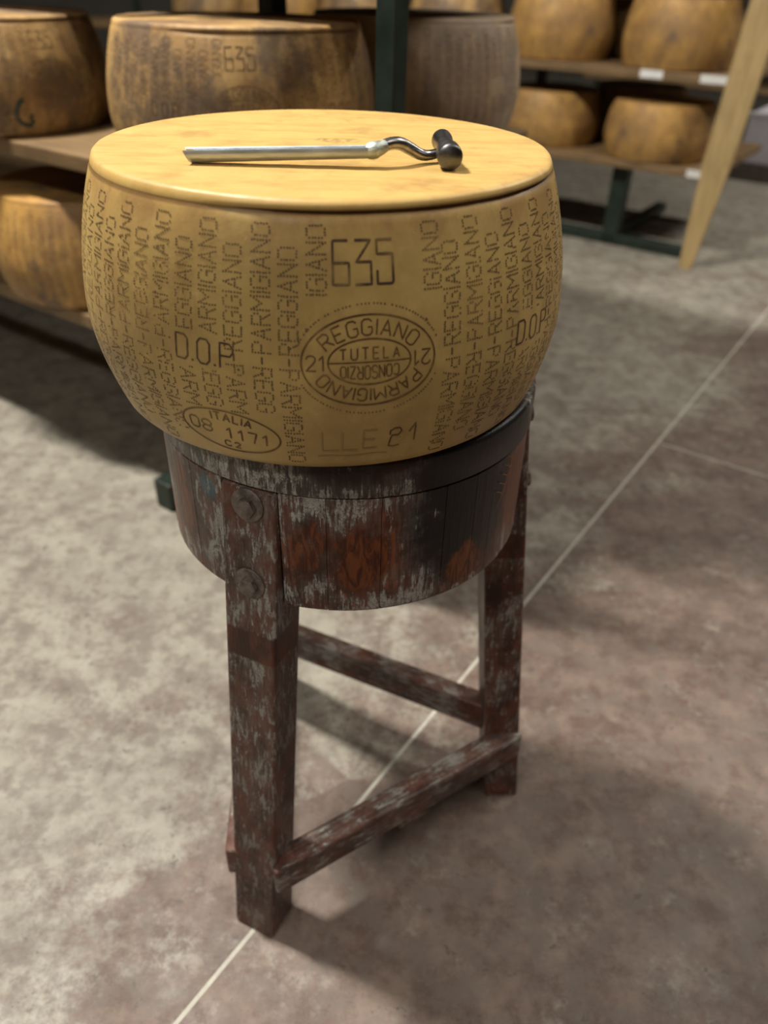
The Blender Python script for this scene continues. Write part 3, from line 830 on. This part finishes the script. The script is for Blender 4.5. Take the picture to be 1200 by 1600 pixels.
W_(tuple(rk(.125, 2.70, .690)), facing(.125, 2.7, 120), m_aged[2], 'amber cheese wheel on the upper shelf across the aisle, beside the leaning board', parts=('dotted_lettering',), zscale=1.1)
W_(tuple(rk(.115, 2.70, .360)), facing(.115, 2.7, 150), m_aged[2], 'amber cheese wheel on the lower shelf across the aisle, beside the leaning board', parts=('dotted_lettering',))
W_(tuple(rk(-.40, 2.72, .690)), facing(-.4, 2.72, 80), m_aged[2], 'amber cheese wheel on the upper shelf across the aisle, second from the leaning board', parts=('dotted_lettering',), zscale=1.08)
W_(tuple(rk(-.40, 2.72, .360)), facing(-.4, 2.72, 30), m_aged[2], 'amber cheese wheel on the lower shelf across the aisle, second from the leaning board', parts=('dotted_lettering',))
WHERE = ('just right of the green post', 'just left of the green post', 'above the number 635', 'furthest left')
for i, wh in enumerate(WHERE):
    W_(tuple(rk(-.92 - .52 * i, 2.72, .690)), 1.3 * i, m_aged[i % 3], 'base of a cheese wheel at the top edge, ' + wh, parts=('dotted_lettering',))
W_(tuple(rk(-.14, 3.14, .690)), 2.1, m_aged[0], 'cheese wheel filling the dark gap between the two amber wheels of the upper shelf', parts=('dotted_lettering',))  # back-row wheel added so the gap in front of it reads dark
W_(tuple(rk(-.14, 3.14, .360)), 4.1, m_aged[1], 'cheese wheel filling the dark gap between the two amber wheels of the lower shelf', parts=('dotted_lettering',))  # likewise added behind the lower gap to darken it
W_(tuple(rk(-.06, 5.74, .690)), 3.1, m_aged[0], 'small blurred cheese wheel on the far rack at the right edge', parts=('dotted_lettering',))

# wooden board leaning beside the second rack
pb = rk(.415, 2.45); pole = empty('leaning_board', tuple(pb), ANG)
tag(pole, 'pale wooden board leaning upright at the end of the rack', 'board')
prev = None
S = ((0, .050), (.42, .105), (1.0, .115), (1.75, .115))
V = []; F = []
for z, w in S:
    cx = .066 * z
    for x, y in ((-w / 2, -.013), (w / 2, -.013), (w / 2, .013), (-w / 2, .013)): V.append((cx + x, y - .02 * z, z))
for i in range(len(S) - 1):
    for k in range(4): F.append((4 * i + k, 4 * i + (k + 1) % 4, 4 * i + 4 + (k + 1) % 4, 4 * i + 4 + k))
F += [(3, 2, 1, 0), (12, 13, 14, 15)]
mesh_obj('plank', V, F, m_pole, pole)
# white crate on a dark pallet beyond
pal = empty('pallet', tuple(rk(.66, 4.72)), ANG); tag(pal, 'low dark pallet under the white crate beyond the leaning board', 'pallet')
for k in range(5): box('slat', (-.60, -.38 + k * .16, .075), (.60, -.26 + k * .16, .098), m_dkplastic, pal)
for y in (-.36, 0, .36): box('bearer', (-.58, y - .03, 0), (.58, y + .03, .075), m_dkplastic, pal)
cr = empty('crate', tuple(rk(.66, 4.72, .098)), ANG); tag(cr, 'white plastic crate standing on the dark pallet', 'crate')
box('bottom', (-.55, -.34, 0), (.55, .34, .015), m_lilac, cr)
for lo, hi in (((-.55, -.34, .015), (.55, -.325, .25)), ((-.55, .325, .015), (.55, .34, .25)), ((-.55, -.325, .015), (-.535, .325, .25)), ((.535, -.325, .015), (.55, .325, .25))): box('side', lo, hi, m_lilac, cr)
for y in (-.35, .325): box('rim', (-.56, y, .235), (.56, y + .025, .262), m_lilac, cr, .004)
